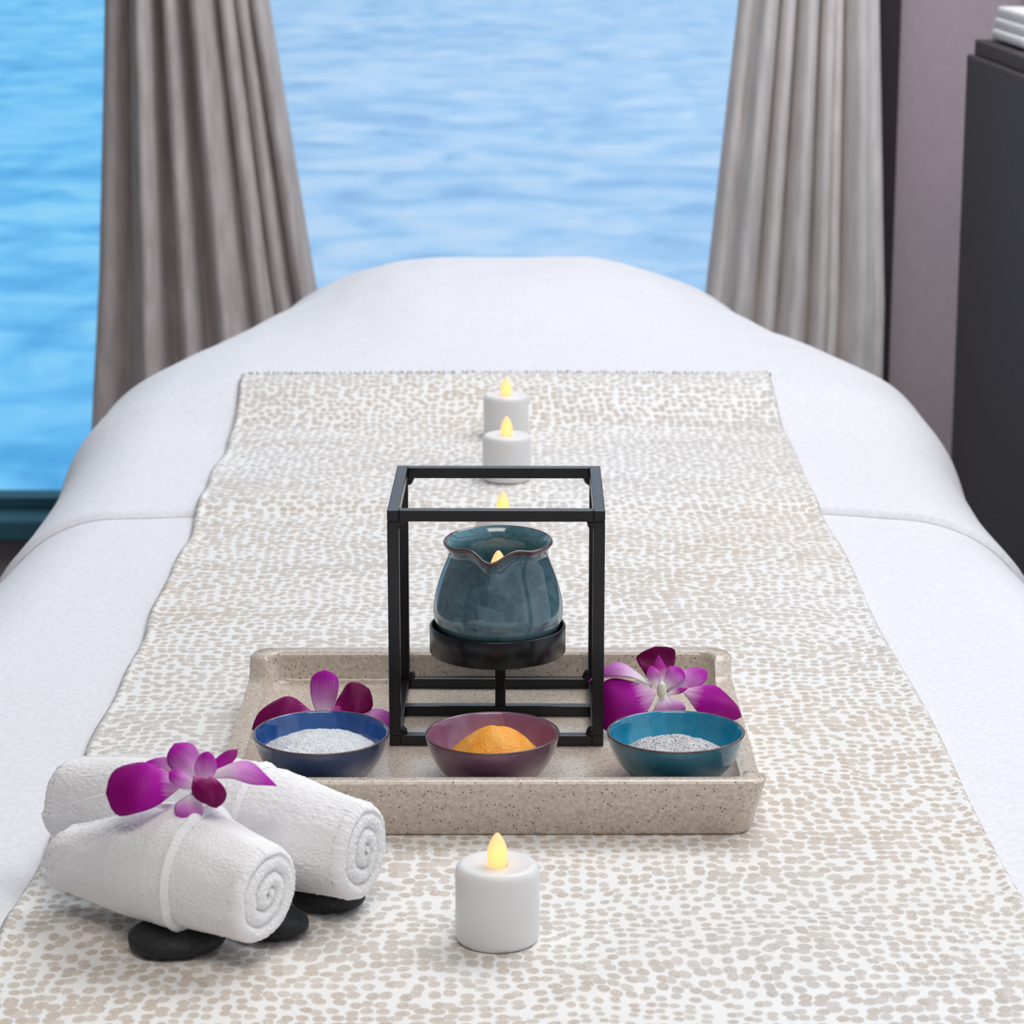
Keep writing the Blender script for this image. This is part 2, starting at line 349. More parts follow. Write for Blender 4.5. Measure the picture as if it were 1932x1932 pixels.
def window(name, x0, x1, gm):
    r = empty(name, ((x0+x1)/2, WY+.03, SILL)); r['kind'] = 'structure'
    g = box('pane', (0, 0, (2.42-SILL)/2), (x1-x0-.02, .008, 2.42-SILL-.02), gm, r)
    bm = bmesh.new()
    for sx_ in (-1, 1): box_bm(bm, (sx_*(x1-x0)/2-sx_*.012, 0, (2.42-SILL)/2), (.024, .05, 2.42-SILL))
    for zz in (.002, 2.42-SILL-.012): box_bm(bm, (0, 0, zz), (x1-x0, .05, .024))
    bm_obj('window_frame', bm, M['teal_sill'], r)
    return r
window('window_1', -1.72, -.48, M['glass_clear'])
window('window_2', -.39, .515, M['glass_milky'])
# the sea far below
vs = [(-700, 5, 0), (700, 5, 0), (700, 2600, 0), (-700, 2600, 0)]
o = mesh('sea', vs, [(0, 1, 2, 3)], M['sea'], smooth=False, loc=(0, 0, -7.5))
tag(o, 'rippled pale blue sea beyond both windows', 'sea', kind='structure')

# curtains
def lerp_tab(tab, x):
    if x <= tab[0][0]: return tab[0][1]
    for (a, p), (b_, q) in zip(tab, tab[1:]):
        if x <= b_:
            t = (x-a)/(b_-a); return p+(q-p)*t
    return tab[-1][1]
def curtain(name, left, right, Y0, m, seed, folds, label):
    zs = [2.36 - i*(2.36-.015)/150 for i in range(151)]
    nu = 420; vs = []
    rnd = random.Random(seed); ph = [rnd.uniform(0, 6.28) for _ in range(5)]
    for z in zs:
        xl, xr = lerp_tab(left, z), lerp_tab(right, z)
        for i in range(nu):
            u = i/(nu-1)
            y = 0; xo = 0
            for c0, w_, a_, lean in folds:
                d = (u-c0-lean*(1.3-z)*.05)/w_
                g = math.exp(-d*d)
                y -= a_*g; xo += .0035*d*g
            y += .006*fb(u*9+seed, z*1.1, 3, 2) + .0012*fb(u*30, z*14, 7, 2)
            vs.append((xl+(xr-xl)*u + xo, Y0+y, z))
    o = mesh(name, vs, grid_faces(nu, len(zs)), m)
    s = o.modifiers.new('thickness', 'SOLIDIFY'); s.thickness = .004
    tag(o, label, 'curtain')
    return o
bz = BZ
curtain('curtain', [(0, -.600), (bz-.27, -.574), (bz-.06, -.556), (bz+.31, -.535), (1.5, -.55), (2.36, -.62)],
        [(0, -.19), (bz-.27, -.235), (bz-.06, -.274), (bz+.31, -.328), (1.5, -.34), (2.36, -.20)], 3.60, M['curtain'], 3,
        [(.03, .06, .03, 0), (.215, .055, .075, .3), (.235, .015, .012, .3), (.405, .035, .065, .2), (.60, .065, .060, -.1), (.585, .012, .012, -.1), (.76, .035, .045, -.2), (.86, .03, .036, -.3), (.96, .035, .045, -.2)],
        'taupe gathered curtain hanging at the left end of the bed between the two windows')
curtain('curtain', [(0, .21), (bz-.30, .245), (bz-.09, .266), (bz+.31, .304), (1.5, .32), (2.36, .18)],
        [(0, .502), (bz-.1, .499), (bz+.31, .479), (1.5, .48), (2.36, .52)], 3.58, M['curtain_pale'], 11,
        [(.04, .05, .04, 0), (.19, .07, .065, -.5), (.355, .032, .05, -.3), (.50, .055, .060, -.1), (.645, .026, .055, 0), (.715, .022, .045, 0), (.87, .075, .065, 0), (.98, .03, .03, 0)],
        'pale grey gathered curtain at the right, beside the dark brown window trim')

# cabinet on the right with a folded towel on top
cb = empty('side_cabinet', (.98, 2.5, 0)); tag(cb, 'dark charcoal cabinet with plain side panel at the right edge', 'cabinet')
box('body', (0, 0, (BZ+.262)/2), (.872, 1.42, BZ+.262), M['cabinet'], cb, .002)
box('top_panel', (.006, 0, BZ+.262+.009), (.868, 1.41, .018), M['cabinet'], cb, .002)
bm = bmesh.new()
for k in range(3): box_bm(bm, (0, .004*k, .0085+k*.0125), (.26-.006*k, .20-.004*k, .0125))
o = bm_obj('folded_towel', bm, M['towel'], bevel=.004, seg=3, smooth=True, loc=(.695, 3.07, BZ+.2805))
tag(o, 'folded white towel lying on top of the charcoal cabinet', 'towel')

# ---------------------------------------------------------------- bed
tb = empty('massage_table', (0, 1.65, 0)); tag(tb, 'massage table covered by the white duvet', 'table')
box('table_top', (0, 0, BZ-.10), (.60, 1.62, .10), M['bedbase'], tb, .01)
for sx_ in (-1, 1):
    for sy_ in (-1, 1): box('leg', (sx_*.24, sy_*.68, (BZ-.15)/2), (.06, .06, BZ-.15), M['bedbase'], tb, .004)
bm = bmesh.new(); box_bm(bm, (0, 0, 0), (.32, .34, .07)); bm_obj('face_cradle', bm, M['bedbase'], tb, .02, loc=(0, .98, BZ-.045))

def halfw(y):
    return .377 + .035*(1-sm(1.3, 1.95, y)) - .122*sm(2.47, 2.80, y) + .003*math.sin(y*11+.6)
YEND = 2.98
def bed_z(x, y):
    z = -.0045 + .0265*sm(2.225, 2.335, y)*(1-.45*sm(.24, .36, abs(x)))
    xx = abs(x+.010)/.205; yy = abs(y-2.78)/.27
    z += .047*math.exp(-(xx**3.4))*math.exp(-(yy**2.8))
    z += .0022*fb(x*5+3, y*4, 1, 3)*sm(.19, .28, abs(x)) + .0045*fb(x*7+3, y*6, 5, 3)*sm(2.3, 2.6, y)
    return z
def edge_drop(x, y):
    w_ = halfw(y)
    dx = abs(x)-w_; dy = y-(YEND-.10)
    k = .10                                   # round the far corners
    if y > YEND-.10-k and dx > -k:
        t = math.hypot(max(0, dx+k), max(0, dy+k))-k
    else: t = max(dx, dy)
    t += .075
    if t <= 0: return 0
    R = .095
    if t < R*.96: d = R-math.sqrt(R*R-t*t)
    else: d = (R-math.sqrt(R*R-(R*.96)**2)) + (t-R*.96)*16
    return d
def duvet_pt(x, y):
    z = bed_z(x, y)-edge_drop(x, y)
    if z < -.08:
        k = min(1, (-.08-z)*4)
        x += k*(.012*math.sin(y*26+1.3)+.008*math.sin(y*47))*(1 if x > 0 else -1)
    return Vector((x, y, BZ+max(z, -.56)))
# smooth the raised pad with a small blur by sampling
def duvet_mesh(name, y0, y1, ny, lift, m, parent=None, hem=None):
    nx = 240; vs = []
    for j in range(ny):
        v = j/(ny-1)
        for i in range(nx):
            s = -1+2*i/(nx-1); x = .47*(abs(s)**.8)*(1 if s > 0 else -1)
            y = y0+(y1-y0)*v
            yy = y
            if hem: yy = y + hem(x)*(1-sm(0, .25, v))
            p = duvet_pt(x, yy)
            q = duvet_pt(x+.004, yy)-duvet_pt(x-.004, yy); r_ = duvet_pt(x, yy+.004)-duvet_pt(x, yy-.004)
            n_ = q.cross(r_); n_ = n_.normalized() if n_.length > 0 else Vector((0, 0, 1))
            lf = lift*sm(0, 1, (yy-y0-(hem(x) if hem else 0))/.006+.15) if hem else 0
            vs.append(p+n_*lf)
    return mesh(name, vs, grid_faces(nx, ny), m, parent)
dv = duvet_mesh('duvet', .55, 3.10, 420, 0, M['duvet']); tag(dv, 'white duvet draped over the massage table and its head cushion', 'duvet')
def hemline(x): return .035*math.cos(x*5.5) - .03 + .004*math.sin(x*31)
up = duvet_mesh('top_sheet', 1.985, 3.09, 380, .0055, M['duvet'], dv, hemline)

# runner
def runner():
    vs = []; uv = []; nx, ny = 200, 520
    for j in range(ny):
        y = .62+(2.352-.62)*j/(ny-1)
        t = (y-1.3197)/(2.0-1.3197)
        xl = -.2338-.0052*t; xr = .2405-.0056*t
        xl += .0012*math.sin(y*21)+.001*math.sin(y*47+1); xr += .0015*math.sin(y*17+2)
        if y > 2.33: xl += .001*math.sin(y*900); xr += .001*math.sin(y*800)
        for i in range(nx):
            u = i/(nx-1); x = xl+(xr-xl)*u
            yy = y+.0022*math.sin(x*14+1)*sm(2.2, 2.34, y)+.0018*fb(x*70, 0, 2, 2)*sm(2.3, 2.35, y)
            e = min(u, 1-u)*.47
            z = bed_z(x, yy)+.0085*sm(1.95, 1.985, yy)+.0032*(1-sm(1.97, 1.975, 99))
            z = bed_z(x, yy) + .0045 + .0062*sm(1.94, 1.975, yy)
            g = 1-sm(1.16, 1.26, y)                 # loose ripples on the near part of the cloth
            z += g*(.0032*max(0, fb(x*5.5+y*4, y*17-x*5, 2, 2)))*sm(.03, .12, abs(y-1.126)+abs(x+.006))
            g2 = sm(1.5, 1.7, y)
            z += g2*.0026*max(0, fb(x*3.0, y*12+x*1.5, 8, 2))
            if e < .006: z += .0009
            if e < .0006: z -= .002
            vs.append((x, yy, BZ+z))
    return mesh('table_runner', vs, grid_faces(nx, ny), M['runner'])
rn = runner(); tag(rn, 'white satin runner with taupe spots laid along the duvet', 'runner')
s_ = rn.modifiers.new('thickness', 'SOLIDIFY'); s_.thickness = .0012; s_.offset = -1
M['fringe'] = plain('frayed_edge', (.15, .10, .08), .9)
bm = bmesh.new(); rr = random.Random(5)
for k in range(420):
    x = -.238+.471*k/419+rr.uniform(-.0006, .0006); y = 2.352+.0022*math.sin(x*14+1)
    z = BZ+bed_z(x, y)+.0095
    L = rr.uniform(.0015, .004); w2 = rr.uniform(.0006, .0014)
    a = bm.verts.new((x-w2, y-.0008, z-.001)); b_ = bm.verts.new((x+w2, y-.0008, z-.001))
    c_ = bm.verts.new((x+rr.uniform(-.001, .001), y+L, z+rr.uniform(.0005, .0042))); d_ = bm.verts.new((x, y+.001, z-.0026))
    bm.faces.new((a, b_, c_)); bm.faces.new((a, c_, d_)); bm.faces.new((b_, d_, c_))
o = bm_obj('frayed_edge', bm, M['fringe'], rn); o['kind'] = 'stuff'; o['label'] = 'dark frayed far hem'

# ---------------------------------------------------------------- tray
RZ = BZ+.0004                      # top of the runner under the objects
TX, TY = -.0120, 1.3715
def tray():
    W0, D0 = .1395, .1195          # outer half sizes at the rim
    def loop(hw, hd, rc, n=36):
        pts = []
        for cx, cy, a0 in ((1, -1, -PI/2), (1, 1, 0), (-1, 1, PI/2), (-1, -1, PI)):
            for k in range(9):
                a = a0+PI/2*k/8
                pts.append((cx*(hw-rc)+rc*math.cos(a), cy*(hd-rc)+rc*math.sin(a)))
        out = []
        m = len(pts)
        for i in range(m):         # subdivide the long straight runs so that the sides can dip
            a = pts[i]; b_ = pts[(i+1) % m]
            if (i % 9) == 8:
                for k in range(40): out.append((a[0]+(b_[0]-a[0])*k/40, a[1]+(b_[1]-a[1])*k/40))
            else: out.append(a)
        return out
    def dip(x, y, hd):             # 1 on the front and back walls and the corners, 0 in the low handles of the sides
        f = abs(y)/hd
        return sm(.78, .90, f) if abs(x) > .10 else 1
    rows = []
    spec = [(-.0075, 0, .010, 0), (-.0065, .0015, .011, .0), (-.0008, .025, .013, .9), (0, .0285, .013, .97), (-.0012, .030, .0125, 1.0),
            (-.0085, .030, .010, 1.0), (-.0100, .0292, .009, .98), (-.0108, .0265, .009, .85), (-.0128, .0150, .010, .1), (-.0152, .0122, .012, 0), (-.03, .012, .010, 0)]
    for off, z, rc, k in spec:
        lp = loop(W0+off, D0+off, rc)
        row = []
        for x, y in lp:
            d = dip(x, y, D0+off)
            low = .0148 if off < -.010 else .0165
            zz = z if z <= low else low*(1-d)+z*d if k > .05 else z
            if z > low: zz = (low+(z-low)*.10)*(1-d)+z*d
            row.append((x, y, zz))
        rows.append(row)
    n = len(rows[0]); vs = [p for r_ in rows for p in r_]
    fs = grid_faces(n, len(rows), True)
    top = (len(rows)-1)*n
    fs.append(tuple(range(top, top+n))); fs.append(tuple(range(n))[::-1])
    return mesh('stone_tray', vs, fs, M['tray'], None, True, (TX, TY, RZ+.0002))
ty = tray(); tag(ty, 'beige speckled stone tray with low side handles on the spotted runner', 'tray')
ty.rotation_euler.z = .004
e = ty.modifiers.new('e', 'EDGE_SPLIT'); e.split_angle = math.radians(60)
FZ = RZ+.0002+.012                 # tray floor

# ---------------------------------------------------------------- wire stand with the jug
st = empty('burner_stand', (-.0080, 1.417, FZ), -.008); tag(st, 'black square wire cube stand with a round cup holder on the tray', 'stand')
SW, SD, SH, ST = .1155, .110, .1310, .0062
hx, hy = SW/2-ST/2, SD/2-ST/2
def bar(a, b_, t, name='bar'):
    a, b_ = Vector(a), Vector(b_); d = b_-a; bm = bmesh.new()
    box_bm(bm, (0, 0, 0), (t, t, d.length)); o = bm_obj(name, bm, M['iron'], st, .0006, 2)
    o.location = (a+b_)/2; o.rotation_euler = d.to_track_quat('Z', 'X' if abs(d.z) < .01 and abs(d.x) < .001 else 'Y').to_euler()
    if abs(d.z) > .01: o.rotation_euler = (0, 0, 0)
    elif abs(d.x) > .001: o.rotation_euler = (0, PI/2, 0)
    else: o.rotation_euler = (PI/2, 0, 0)
    return o
for sx_ in (-1, 1):
    for sy_ in (-1, 1): bar((sx_*hx, sy_*hy, ST), (sx_*hx, sy_*hy, SH-ST), ST, 'upright_bar')
for zz, nm in ((ST/2, 'base_bar'), (SH-ST/2, 'top_bar')):
    for s in (-1, 1):
        bar((-hx+(ST/2), s*hy, zz), (hx-(ST/2), s*hy, zz), ST, nm)
        bar((s*hx, -hy-ST/2, zz), (s*hx, hy+ST/2, zz), ST, nm)
bar((-hx+ST/2, 0, ST/2), (hx-ST/2, 0, ST/2), ST, 'cross_bar')
# little weld fillets in the corners
for sx_ in (-1, 1):
    for sy_ in (-1, 1):
        for zz in (0, 1):
            bm = bmesh.new()
            r_ = bmesh.ops.create_icosphere(bm, subdivisions=2, radius=.0036)
            bmesh.ops.scale(bm, vec=(1.1, .8, 1.1), verts=bm.verts[:])
            for v in bm.verts: v.co += v.co.normalized()*.0007*noise.noise(v.co*600+Vector((sx_, sy_, zz)))
            bm_obj('weld', bm, M['iron'], st, smooth=True, loc=(sx_*(hx-ST*.42), sy_*hy, (ST*1.15 if zz == 0 else SH-ST*1.15)))
bar((.0015, 0, ST), (.0015, 0, .0392), .0058, 'stem')
RO = .0378
lathe('cup_holder', [(.0003, .0373, 0), (RO-.002, .0373, 0), (RO-.0006, .0377, 0), (RO, .0386, 0), (RO, .0525, 0), (RO-.0003, .0531, 0), (RO-.0009, .0533, 0), (RO-.0014, .0530, 0),
      (RO-.0016, .0520, 0), (RO-.0017, .0405, 0), (RO-.003, .0399, 0), (.0003, .0399, 0)], [M['iron']], st, 96)

# jug: rounded belly, pinched neck, flared rim with a pouring spout facing the camera
JZ = FZ+.0405
def jug_fn(r, z, ph, k):
    a = (ph-(-PI/2-.12)+PI) % (2*PI)-PI
    up_ = sm(.036, .0575, z)
    g = math.exp(-(a/.20)**2); p = math.exp(-((abs(a)-.52)/.22)**2)
    if r > .012:
        z *= 1.032
        r = r*(1+up_*(.15*g-.05*p)) + .0016*g*sm(.026, .05, z)
        z = z - .0030*g*up_ + .0014*up_*p - .0012*up_*math.cos(a)
    return r, z
outer = [(.0003, .0006), (.019, .0004), (.0235, .0012), (.0285, .0045), (.0325, .0090), (.0350, .0142), (.0360, .0195), (.0356, .0250), (.0345, .0310), (.0328, .0370), (.0309, .0425), (.0291, .0470), (.0280, .0500), (.0277, .0522), (.0281, .0542), (.0289, .0556)]
rim = [(.0298, .0570), (.0302, .0578), (.0301, .0585), (.0296, .0589), (.0289, .0590)]
inner = [(.0281, .0584), (.0270, .0570), (.0259, .0552), (.0252, .0530), (.0254, .0505), (.0266, .0465), (.0285, .0415), (.0305, .0350), (.0322, .0285), (.0328, .0220), (.0322, .0150), (.0295, .0090), (.024, .0048), (.012, .0036), (.0003, .0034)]
def densify(p, m=3):
    out = []
    for i in range(len(p)-1):
        p0 = p[max(0, i-1)]; p1 = p[i]; p2 = p[i+1]; p3 = p[min(len(p)-1, i+2)]
        for j in range(m):
            t = j/m; q = []
            for a in (0, 1):
                q.append(.5*((2*p1[a])+(-p0[a]+p2[a])*t+(2*p0[a]-5*p1[a]+4*p2[a]-p3[a])*t*t+(-p0[a]+3*p1[a]-3*p2[a]+p3[a])*t**3))
            out.append((max(.0003, q[0]), q[1], p1[2]))
    out.append(p[-1]); return out
prof = [(*q, 0) for q in outer]+[(*q, 1) for q in rim]+[(*q, 2) for q in inner]
jg = lathe('oil_jug', densify(prof, 3), [M['jug_out'], M['rim_brown'], M['jug_in']], None, 180, jug_fn, (-.0080+.0003, 1.417, JZ))
tag(jg, 'teal crackle glazed ceramic jug with a pouring lip in the wire stand', 'jug')

# ---------------------------------------------------------------- candles
def candle(loc, label, group, src=None, s=1.0):
    if src is None:
        r = empty('flameless_candle', loc)
        R, h = .0191, .0372
        pr_ = [(.0003, .0002), (R-.0025, .0002), (R-.0012, .0006), (R-.0004, .0015), (R, .003), (R, h-.0045), (R-.0002, h-.0032), (R-.0009, h-.0018), (R-.002, h-.0008), (R-.0034, h-.0004), (R-.0046, h-.0006), (R-.007, h-.0009), (.006, h-.0012), (.0052, h-.0014), (.0049, h-.003), (.0003, h-.0032)]
        lathe('candle_body', [(a, b_, 0) for a, b_ in pr_], [M['wax']], r, 72)
        fp = [(.0003, 0), (.0034, .0002), (.0039, .0016), (.0044, .0040), (.00470, .0068), (.00455, .0088), (.0040, .0108), (.0031, .0130), (.0022, .0148), (.0013, .0161), (.0006, .0167), (.0003, .0168)]
        lathe('flame', [(a, b_, 0) for a, b_ in fp], [M['flame']], r, 40, loc=(0, 0, h-.0030))
    else:
        r = src.copy(); COL.objects.link(r); r.location = loc
        for ch in src.children:
            c2 = ch.copy(); COL.objects.link(c2); c2.parent = r
    tag(r, label, 'candle', group); return r
G = 'flameless pillar candles down the middle of the bed'
c1 = candle((-.0066, 1.126, RZ-.0004), 'white flameless candle nearest the camera, in front of the stone tray', G)
candle((-.0064, 1.80, RZ+.001), 'white flameless candle directly behind the wire stand and jug', G, c1)
candle((-.0042, 2.04, BZ+bed_z(-.0042, 2.04)+.0107), 'white flameless candle second from the far end, seen above the wire stand', G, c1)
candle((-.0051, 2.205, BZ+bed_z(-.0051, 2.205)+.0107), 'white flameless candle farthest from the camera at the runner\'s far end', G, c1)
candle((-.0075, 1.417, JZ+.0037), 'white flameless candle inside the teal jug, only its flame tip showing', G, c1)

# ---------------------------------------------------------------- bowls
def bowl(name, px, py, Rr, mo, mi_, label, seed):
    c = at(px, py, .0405)
    h = .0282
    o_ = [(.0003, .0010), (.013, .0010), (.0145, .0003), (.0165, .0003), (.0185, .0016), (.0228, .0055), (.0270, .0100), (.0303, .0150), (.0325, .0200), (.0338, .0245), (.0344, .0270)]
    rm = [(.0346, .0277), (.0344, .0282), (.0338, .0284)]
    i_ = [(.0330, .0279), (.0322, .0262), (.0312, .0225), (.0296, .0180), (.0270, .0130), (.0235, .0090), (.0185, .0055), (.012, .0036), (.0003, .0030)]
    k = Rr/.0346
    p = [(a*k, b_, 0) for a, b_ in o_]+[(a*k, b_, 1) for a, b_ in rm]+[(a*k, b_, 2) for a, b_ in i_]
    def fn(r, z, ph, kk): return r*(1+.0015*math.sin(ph*2+seed)), z+.0004*math.sin(ph+seed)*(z/.028)
    o = lathe(name, densify(p, 3), [mo, M['rim_brown'], mi_], None, 128, fn, (c.x, c.y, FZ))
    tag(o, label, 'bowl', 'small glazed bowls on the tray'); return o
b1 = bowl('glazed_bowl', 606, 1382, .0352, M['blue_out'], M['blue_in'], 'navy blue glazed bowl holding white salt, left end of the tray', 0)
b2 = bowl('glazed_bowl', 929, 1383, .0347, M['pur_out'], M['pur_in'], 'plum purple glazed bowl holding orange scrub, middle of the tray', 1.3)
b3 = bowl('glazed_bowl', 1275, 1380, .0356, M['teal_out'], M['teal_in'], 'teal blue glazed bowl holding grey speckled salt, right end of the tray', 2.2)
def mound(name, bowl_, R, zb, zt, m, label, cat, dx, dy, peak, grain, seed, stuff=True):
    nr, na = 60, 160; vs = []
    for j in range(nr):
        t = j/(nr-1)
        for i in range(na):
            a = 2*PI*i/na; r = max(.0002, R*t*(1+.05*math.sin(a*2+seed)+.02*math.sin(a*5)))
            x, y = r*math.cos(a), r*math.sin(a)
            z = zt-(zt-zb)*(t**peak) + .0011*fb(x*90, y*90, seed, 3)*(1-t**6)+grain*noise.noise(Vector((x*1500, y*1500, seed)))+grain*.7*noise.noise(Vector((x*2900, y*2900, seed)))
            x += dx; y += dy
            vs.append((x, y, z))
    fs = grid_faces(na, nr, True); fs.append(tuple(range(na))[::-1])
    base = (nr-1)*na; n0 = len(vs)
    for i in range(na):            # closed skirt down into the bowl
        x, y, z = vs[base+i]; vs.append((x*.45, y*.45, .0062))
    for i in range(na): fs.append((base+i, base+(i+1) % na, n0+(i+1) % na, n0+i))
    fs.append(tuple(range(n0, n0+na)))
    o = mesh(name, vs, fs, m, None, True, (bowl_.location.x, bowl_.location.y, FZ))
    tag(o, label, cat, kind='stuff' if stuff else None); return o
mound('salt_heap', b1, .0290, .0175, .0262, M['salt_white'], 'heap of coarse white salt in the navy bowl', 'salt', -.001, .002, 2.4, .00035, 1)
mound('scrub_heap', b2, .0255, .0120, .0318, M['orange'], 'domed orange body scrub in the plum bowl', 'scrub', .0015, 0, 1.8, .00012, 2)
mound('salt_heap', b3, .0282, .0140, .0232, M['salt_grey'], 'heap of grey speckled salt in the teal bowl', 'salt', 0, .000, 2.6, .00035, 3)

# ---------------------------------------------------------------- stones
def stone(px, py, rx, ry, rz, rot, label, seed):
    c = at(px, py, .006); bm = bmesh.new(); bmesh.ops.create_icosphere(bm, subdivisions=4, radius=1)
    for v in bm.verts:
        n_ = 1+.05*noise.noise(v.co*1.3+Vector((seed, 0, 0)))
        z = v.co.z; v.co = Vector((v.co.x*rx*n_, v.co.y*ry*n_, math.copysign(abs(z)**.85, z)*rz))
    o = bm_obj('hot_stone', bm, M['stone'], smooth=True, loc=(c.x, c.y, RZ-.0012+rz)); o.rotation_euler.z = rot
    tag(o, label, 'stone', 'black massage stones under the towels'); return o
stone(333, 1768, .0222, .0190, .0072, .2, 'flat black stone under the front towel, nearest the camera', 1)
stone(512, 1738, .0175, .0150, .0068, -.3, 'flat black stone under the spiral end of the front towel', 2)
stone(618, 1688, .0180, .0150, .0068, .1, 'flat black stone under the rear towel beside the tray', 3)

# ---------------------------------------------------------------- towels
def towel(name, A, B, Rt, hem_t, hem_slant, flap, label, seed, fl=1):
    A, B = Vector(A), Vector(B); ax = (B-A).normalized(); L = (B-A).length
    side = ax.cross(Vector((0, 0, 1))).normalized(); upv = side.cross(ax)
    root = empty(name, A); tag(root, label, 'towel', 'rolled white hand towels')
    na = 300; nt = 200; vs = []
    def rad(t, ph):
        r = lerp_tab(Rt, t)
        hem = hem_t+hem_slant*math.cos(ph-.6)
        r += flap*(1-sm(hem-.010, hem+.010, t))
        pa = (ph+PI) % (2*PI)-PI
        te = .05+.50*sm(.0, 1.45, pa) if pa > -.4 and pa < 2.2 else -.2
        if pa <= 0: te = .05-.25*sm(0, .5, -pa)
        if pa >= 1.6: te = .55-.75*sm(1.6, 2.3, pa)
        r += .0019*sm(-.008, .010, t-te) - .0019
        r *= 1+.035*math.cos(2*ph+seed)
        r += .0008*fb(math.cos(ph)*1.6+seed, math.sin(ph)*1.6, t*5, 2)
        r += .00042*noise.noise(Vector((ph*26, t*120, seed)))+.00034*noise.noise(Vector((ph*46, t*220, seed+4)))
        return r
    def pt(t, ph, r): return ax*(L*t)+Vector((0, 0, .85*(lerp_tab(Rt, t)-Rt[-1][1])))+(side*math.cos(ph)+upv*math.sin(ph))*r
    # body
    for j in range(nt):
        t = j/(nt-1)
        for i in range(na):
            ph = 2*PI*i/na
            vs.append(pt(t, ph, rad(t, ph)))
    fs = grid_faces(na, nt, True)
    # ends: a rounded lip, then the spiral of the roll
    for end in (1, 0):
        off = len(vs); nr = 90; sgn = 1 if end else -1
        pitch = .0074
        for j in range(nr):
            q = j/(nr-1)                       # 0 at the rim, 1 at the centre
            for i in range(na):
                ph = 2*PI*i/na
                R0 = rad(float(end), ph); r = R0*(1-q)
                lip = .0050*math.sqrt(max(0, 1-(1-min(1, (R0-r)/.0045))**2))
                s = ((R0-r)/pitch + ph/(2*PI)*fl+.12) % 1.0
                g = math.sqrt(max(0, 1-(2*s-1)**2))
                z = lip - .0034*(1-g)*sm(.003, .0055, R0-r) + .0018*q - .0010*sm(.5, .8, q)*0
                z += .00045*noise.noise(Vector((r*math.cos(ph)*700, r*math.sin(ph)*700, seed)))+.0003*noise.noise(Vector((r*math.cos(ph)*1500, r*math.sin(ph)*1500, seed)))
                p = pt(float(end), ph, r)+ax*sgn*z
                vs.append(p)
        f2 = grid_faces(na, nr, True, off)
        if not end: f2 = [f[::-1] for f in f2]
        fs += f2
        ring = (nt-1)*na if end else 0
        # rim ring coincides with the body end, so weld afterwards
    o = mesh('terry_roll', vs, fs, M['towel'], root)
    bm = bmesh.new(); bm.from_mesh(o.data); bmesh.ops.remove_doubles(bm, verts=bm.verts[:], dist=1e-6); bmesh.ops.recalc_face_normals(bm, faces=bm.faces[:]); bm.to_mesh(o.data); bm.free()
    # woven hem tape round the roll
    vs = []; fs = []; nb = 9
    for j in range(nb):
        q = j/(nb-1)*2-1
        for i in range(na):
            ph = 2*PI*i/na; t = hem_t+hem_slant*math.cos(ph-.6)+q*.0019/L+.003
            vs.append(pt(t, ph, max(rad(t-.006, ph), rad(t+.01, ph)) + .0001+.0009*math.sqrt(max(0, 1-q*q))))
    mesh('hem_band', vs, grid_faces(na, nb, True), M['hem'], root)
    return root
zt1 = RZ+.0105
T1A = (-.2065, 1.160, zt1+.0225); T1B = (-.1115, 1.098, zt1+.0225)
towel('rolled_towel', T1A, T1B, [(0, .0135), (.08, .0150), (.2, .0180), (.4, .0240), (.62, .0268), (.7, .0265), (.88, .0235), (1, .0218)], .70, .02, .0018,
      'rolled white terry towel in front, spiral end towards the camera', 1.0)
T2A = (-.2150, 1.228, zt1+.0225); T2B = (-.0720, 1.150, zt1+.0225)
towel('rolled_towel', T2A, T2B, [(0, .0195), (.3, .0235), (.60, .0262), (.72, .0262), (.88, .0240), (1, .0222)], .66, .02, .0014,
      'rolled white terry towel behind the front one, touching the tray corner', 2.6)

# ---------------------------------------------------------------- orchids
def petal(parent, o0, b0, tip, width, mtl, bend=.15, cup=.25, n0=(0, -.75, .65), peak=.55, name='petal', wav=.10, blunt=.55, lbl=None):
    """b0, tip: Vectors in world; width in metres; outline widest at 'peak'"""
    b0, tip = Vector(b0), Vector(tip); ax = tip-b0; L = ax.length; axn = ax/L
    n_ = Vector(n0); n_ = (n_-axn*n_.dot(axn)); n_.normalize(); sd = axn.cross(n_)
    ns, nq = 22, 13; vs = []; uv = []
    sdv = random.random()*10
    for j in range(ns):
        s = j/(ns-1)
        se = s/peak*.5 if s < peak else .5+(s-peak)/(1-peak)*.5
        w_ = max(.01, math.sin(PI*min(1, max(0, se)))**blunt) if s > .02 else .10
        if s < peak: w_ = max(.12, math.sin(PI*se)**1.1)
        if j == ns-1: w_ = min(w_*.5, .05)
        if s > .85: w_ *= math.sqrt(max(.02, 1-((s-.85)/.15)**2*.8))
        for i in range(nq):
            q = -1+2*i/(nq-1)
            off = L*bend*math.sin(PI*s*.95)-L*bend*.25*s
            wave = wav*width*math.sin(s*9+sdv+q*1.5)*abs(q)*w_
            p = b0+ax*s+sd*(q*w_*width/2)+n_*(off-cup*width*.5*q*q*w_+wave)
            vs.append(p-o0); uv.append((.5+q*.5*w_, s))
    ob = mesh(name, vs, grid_faces(nq, ns), mtl, parent, uvs=uv)
    so = ob.modifiers.new('t', 'SOLIDIFY'); so.thickness = .0005; so.offset = 0
    if lbl: ob['label'] = lbl
    return ob
def px2m(Y): return math.hypot(Y, H)/F
def orchid(name, cpx, Y, specs, label, zb=None):
    o0 = upright(*cpx, Y); root = empty(name, o0); tag(root, label, 'flower', 'magenta orchid blossoms')
    for sp in specs:
        (bx, by, bd), (tx, ty_, td), wpx, mk = sp[:4]; kw = sp[4] if len(sp) > 4 else {}
        petal(root, o0, upright(bx, by, Y+bd), upright(tx, ty_, Y+td), wpx*px2m(Y), M[mk], **kw)
    return root, o0
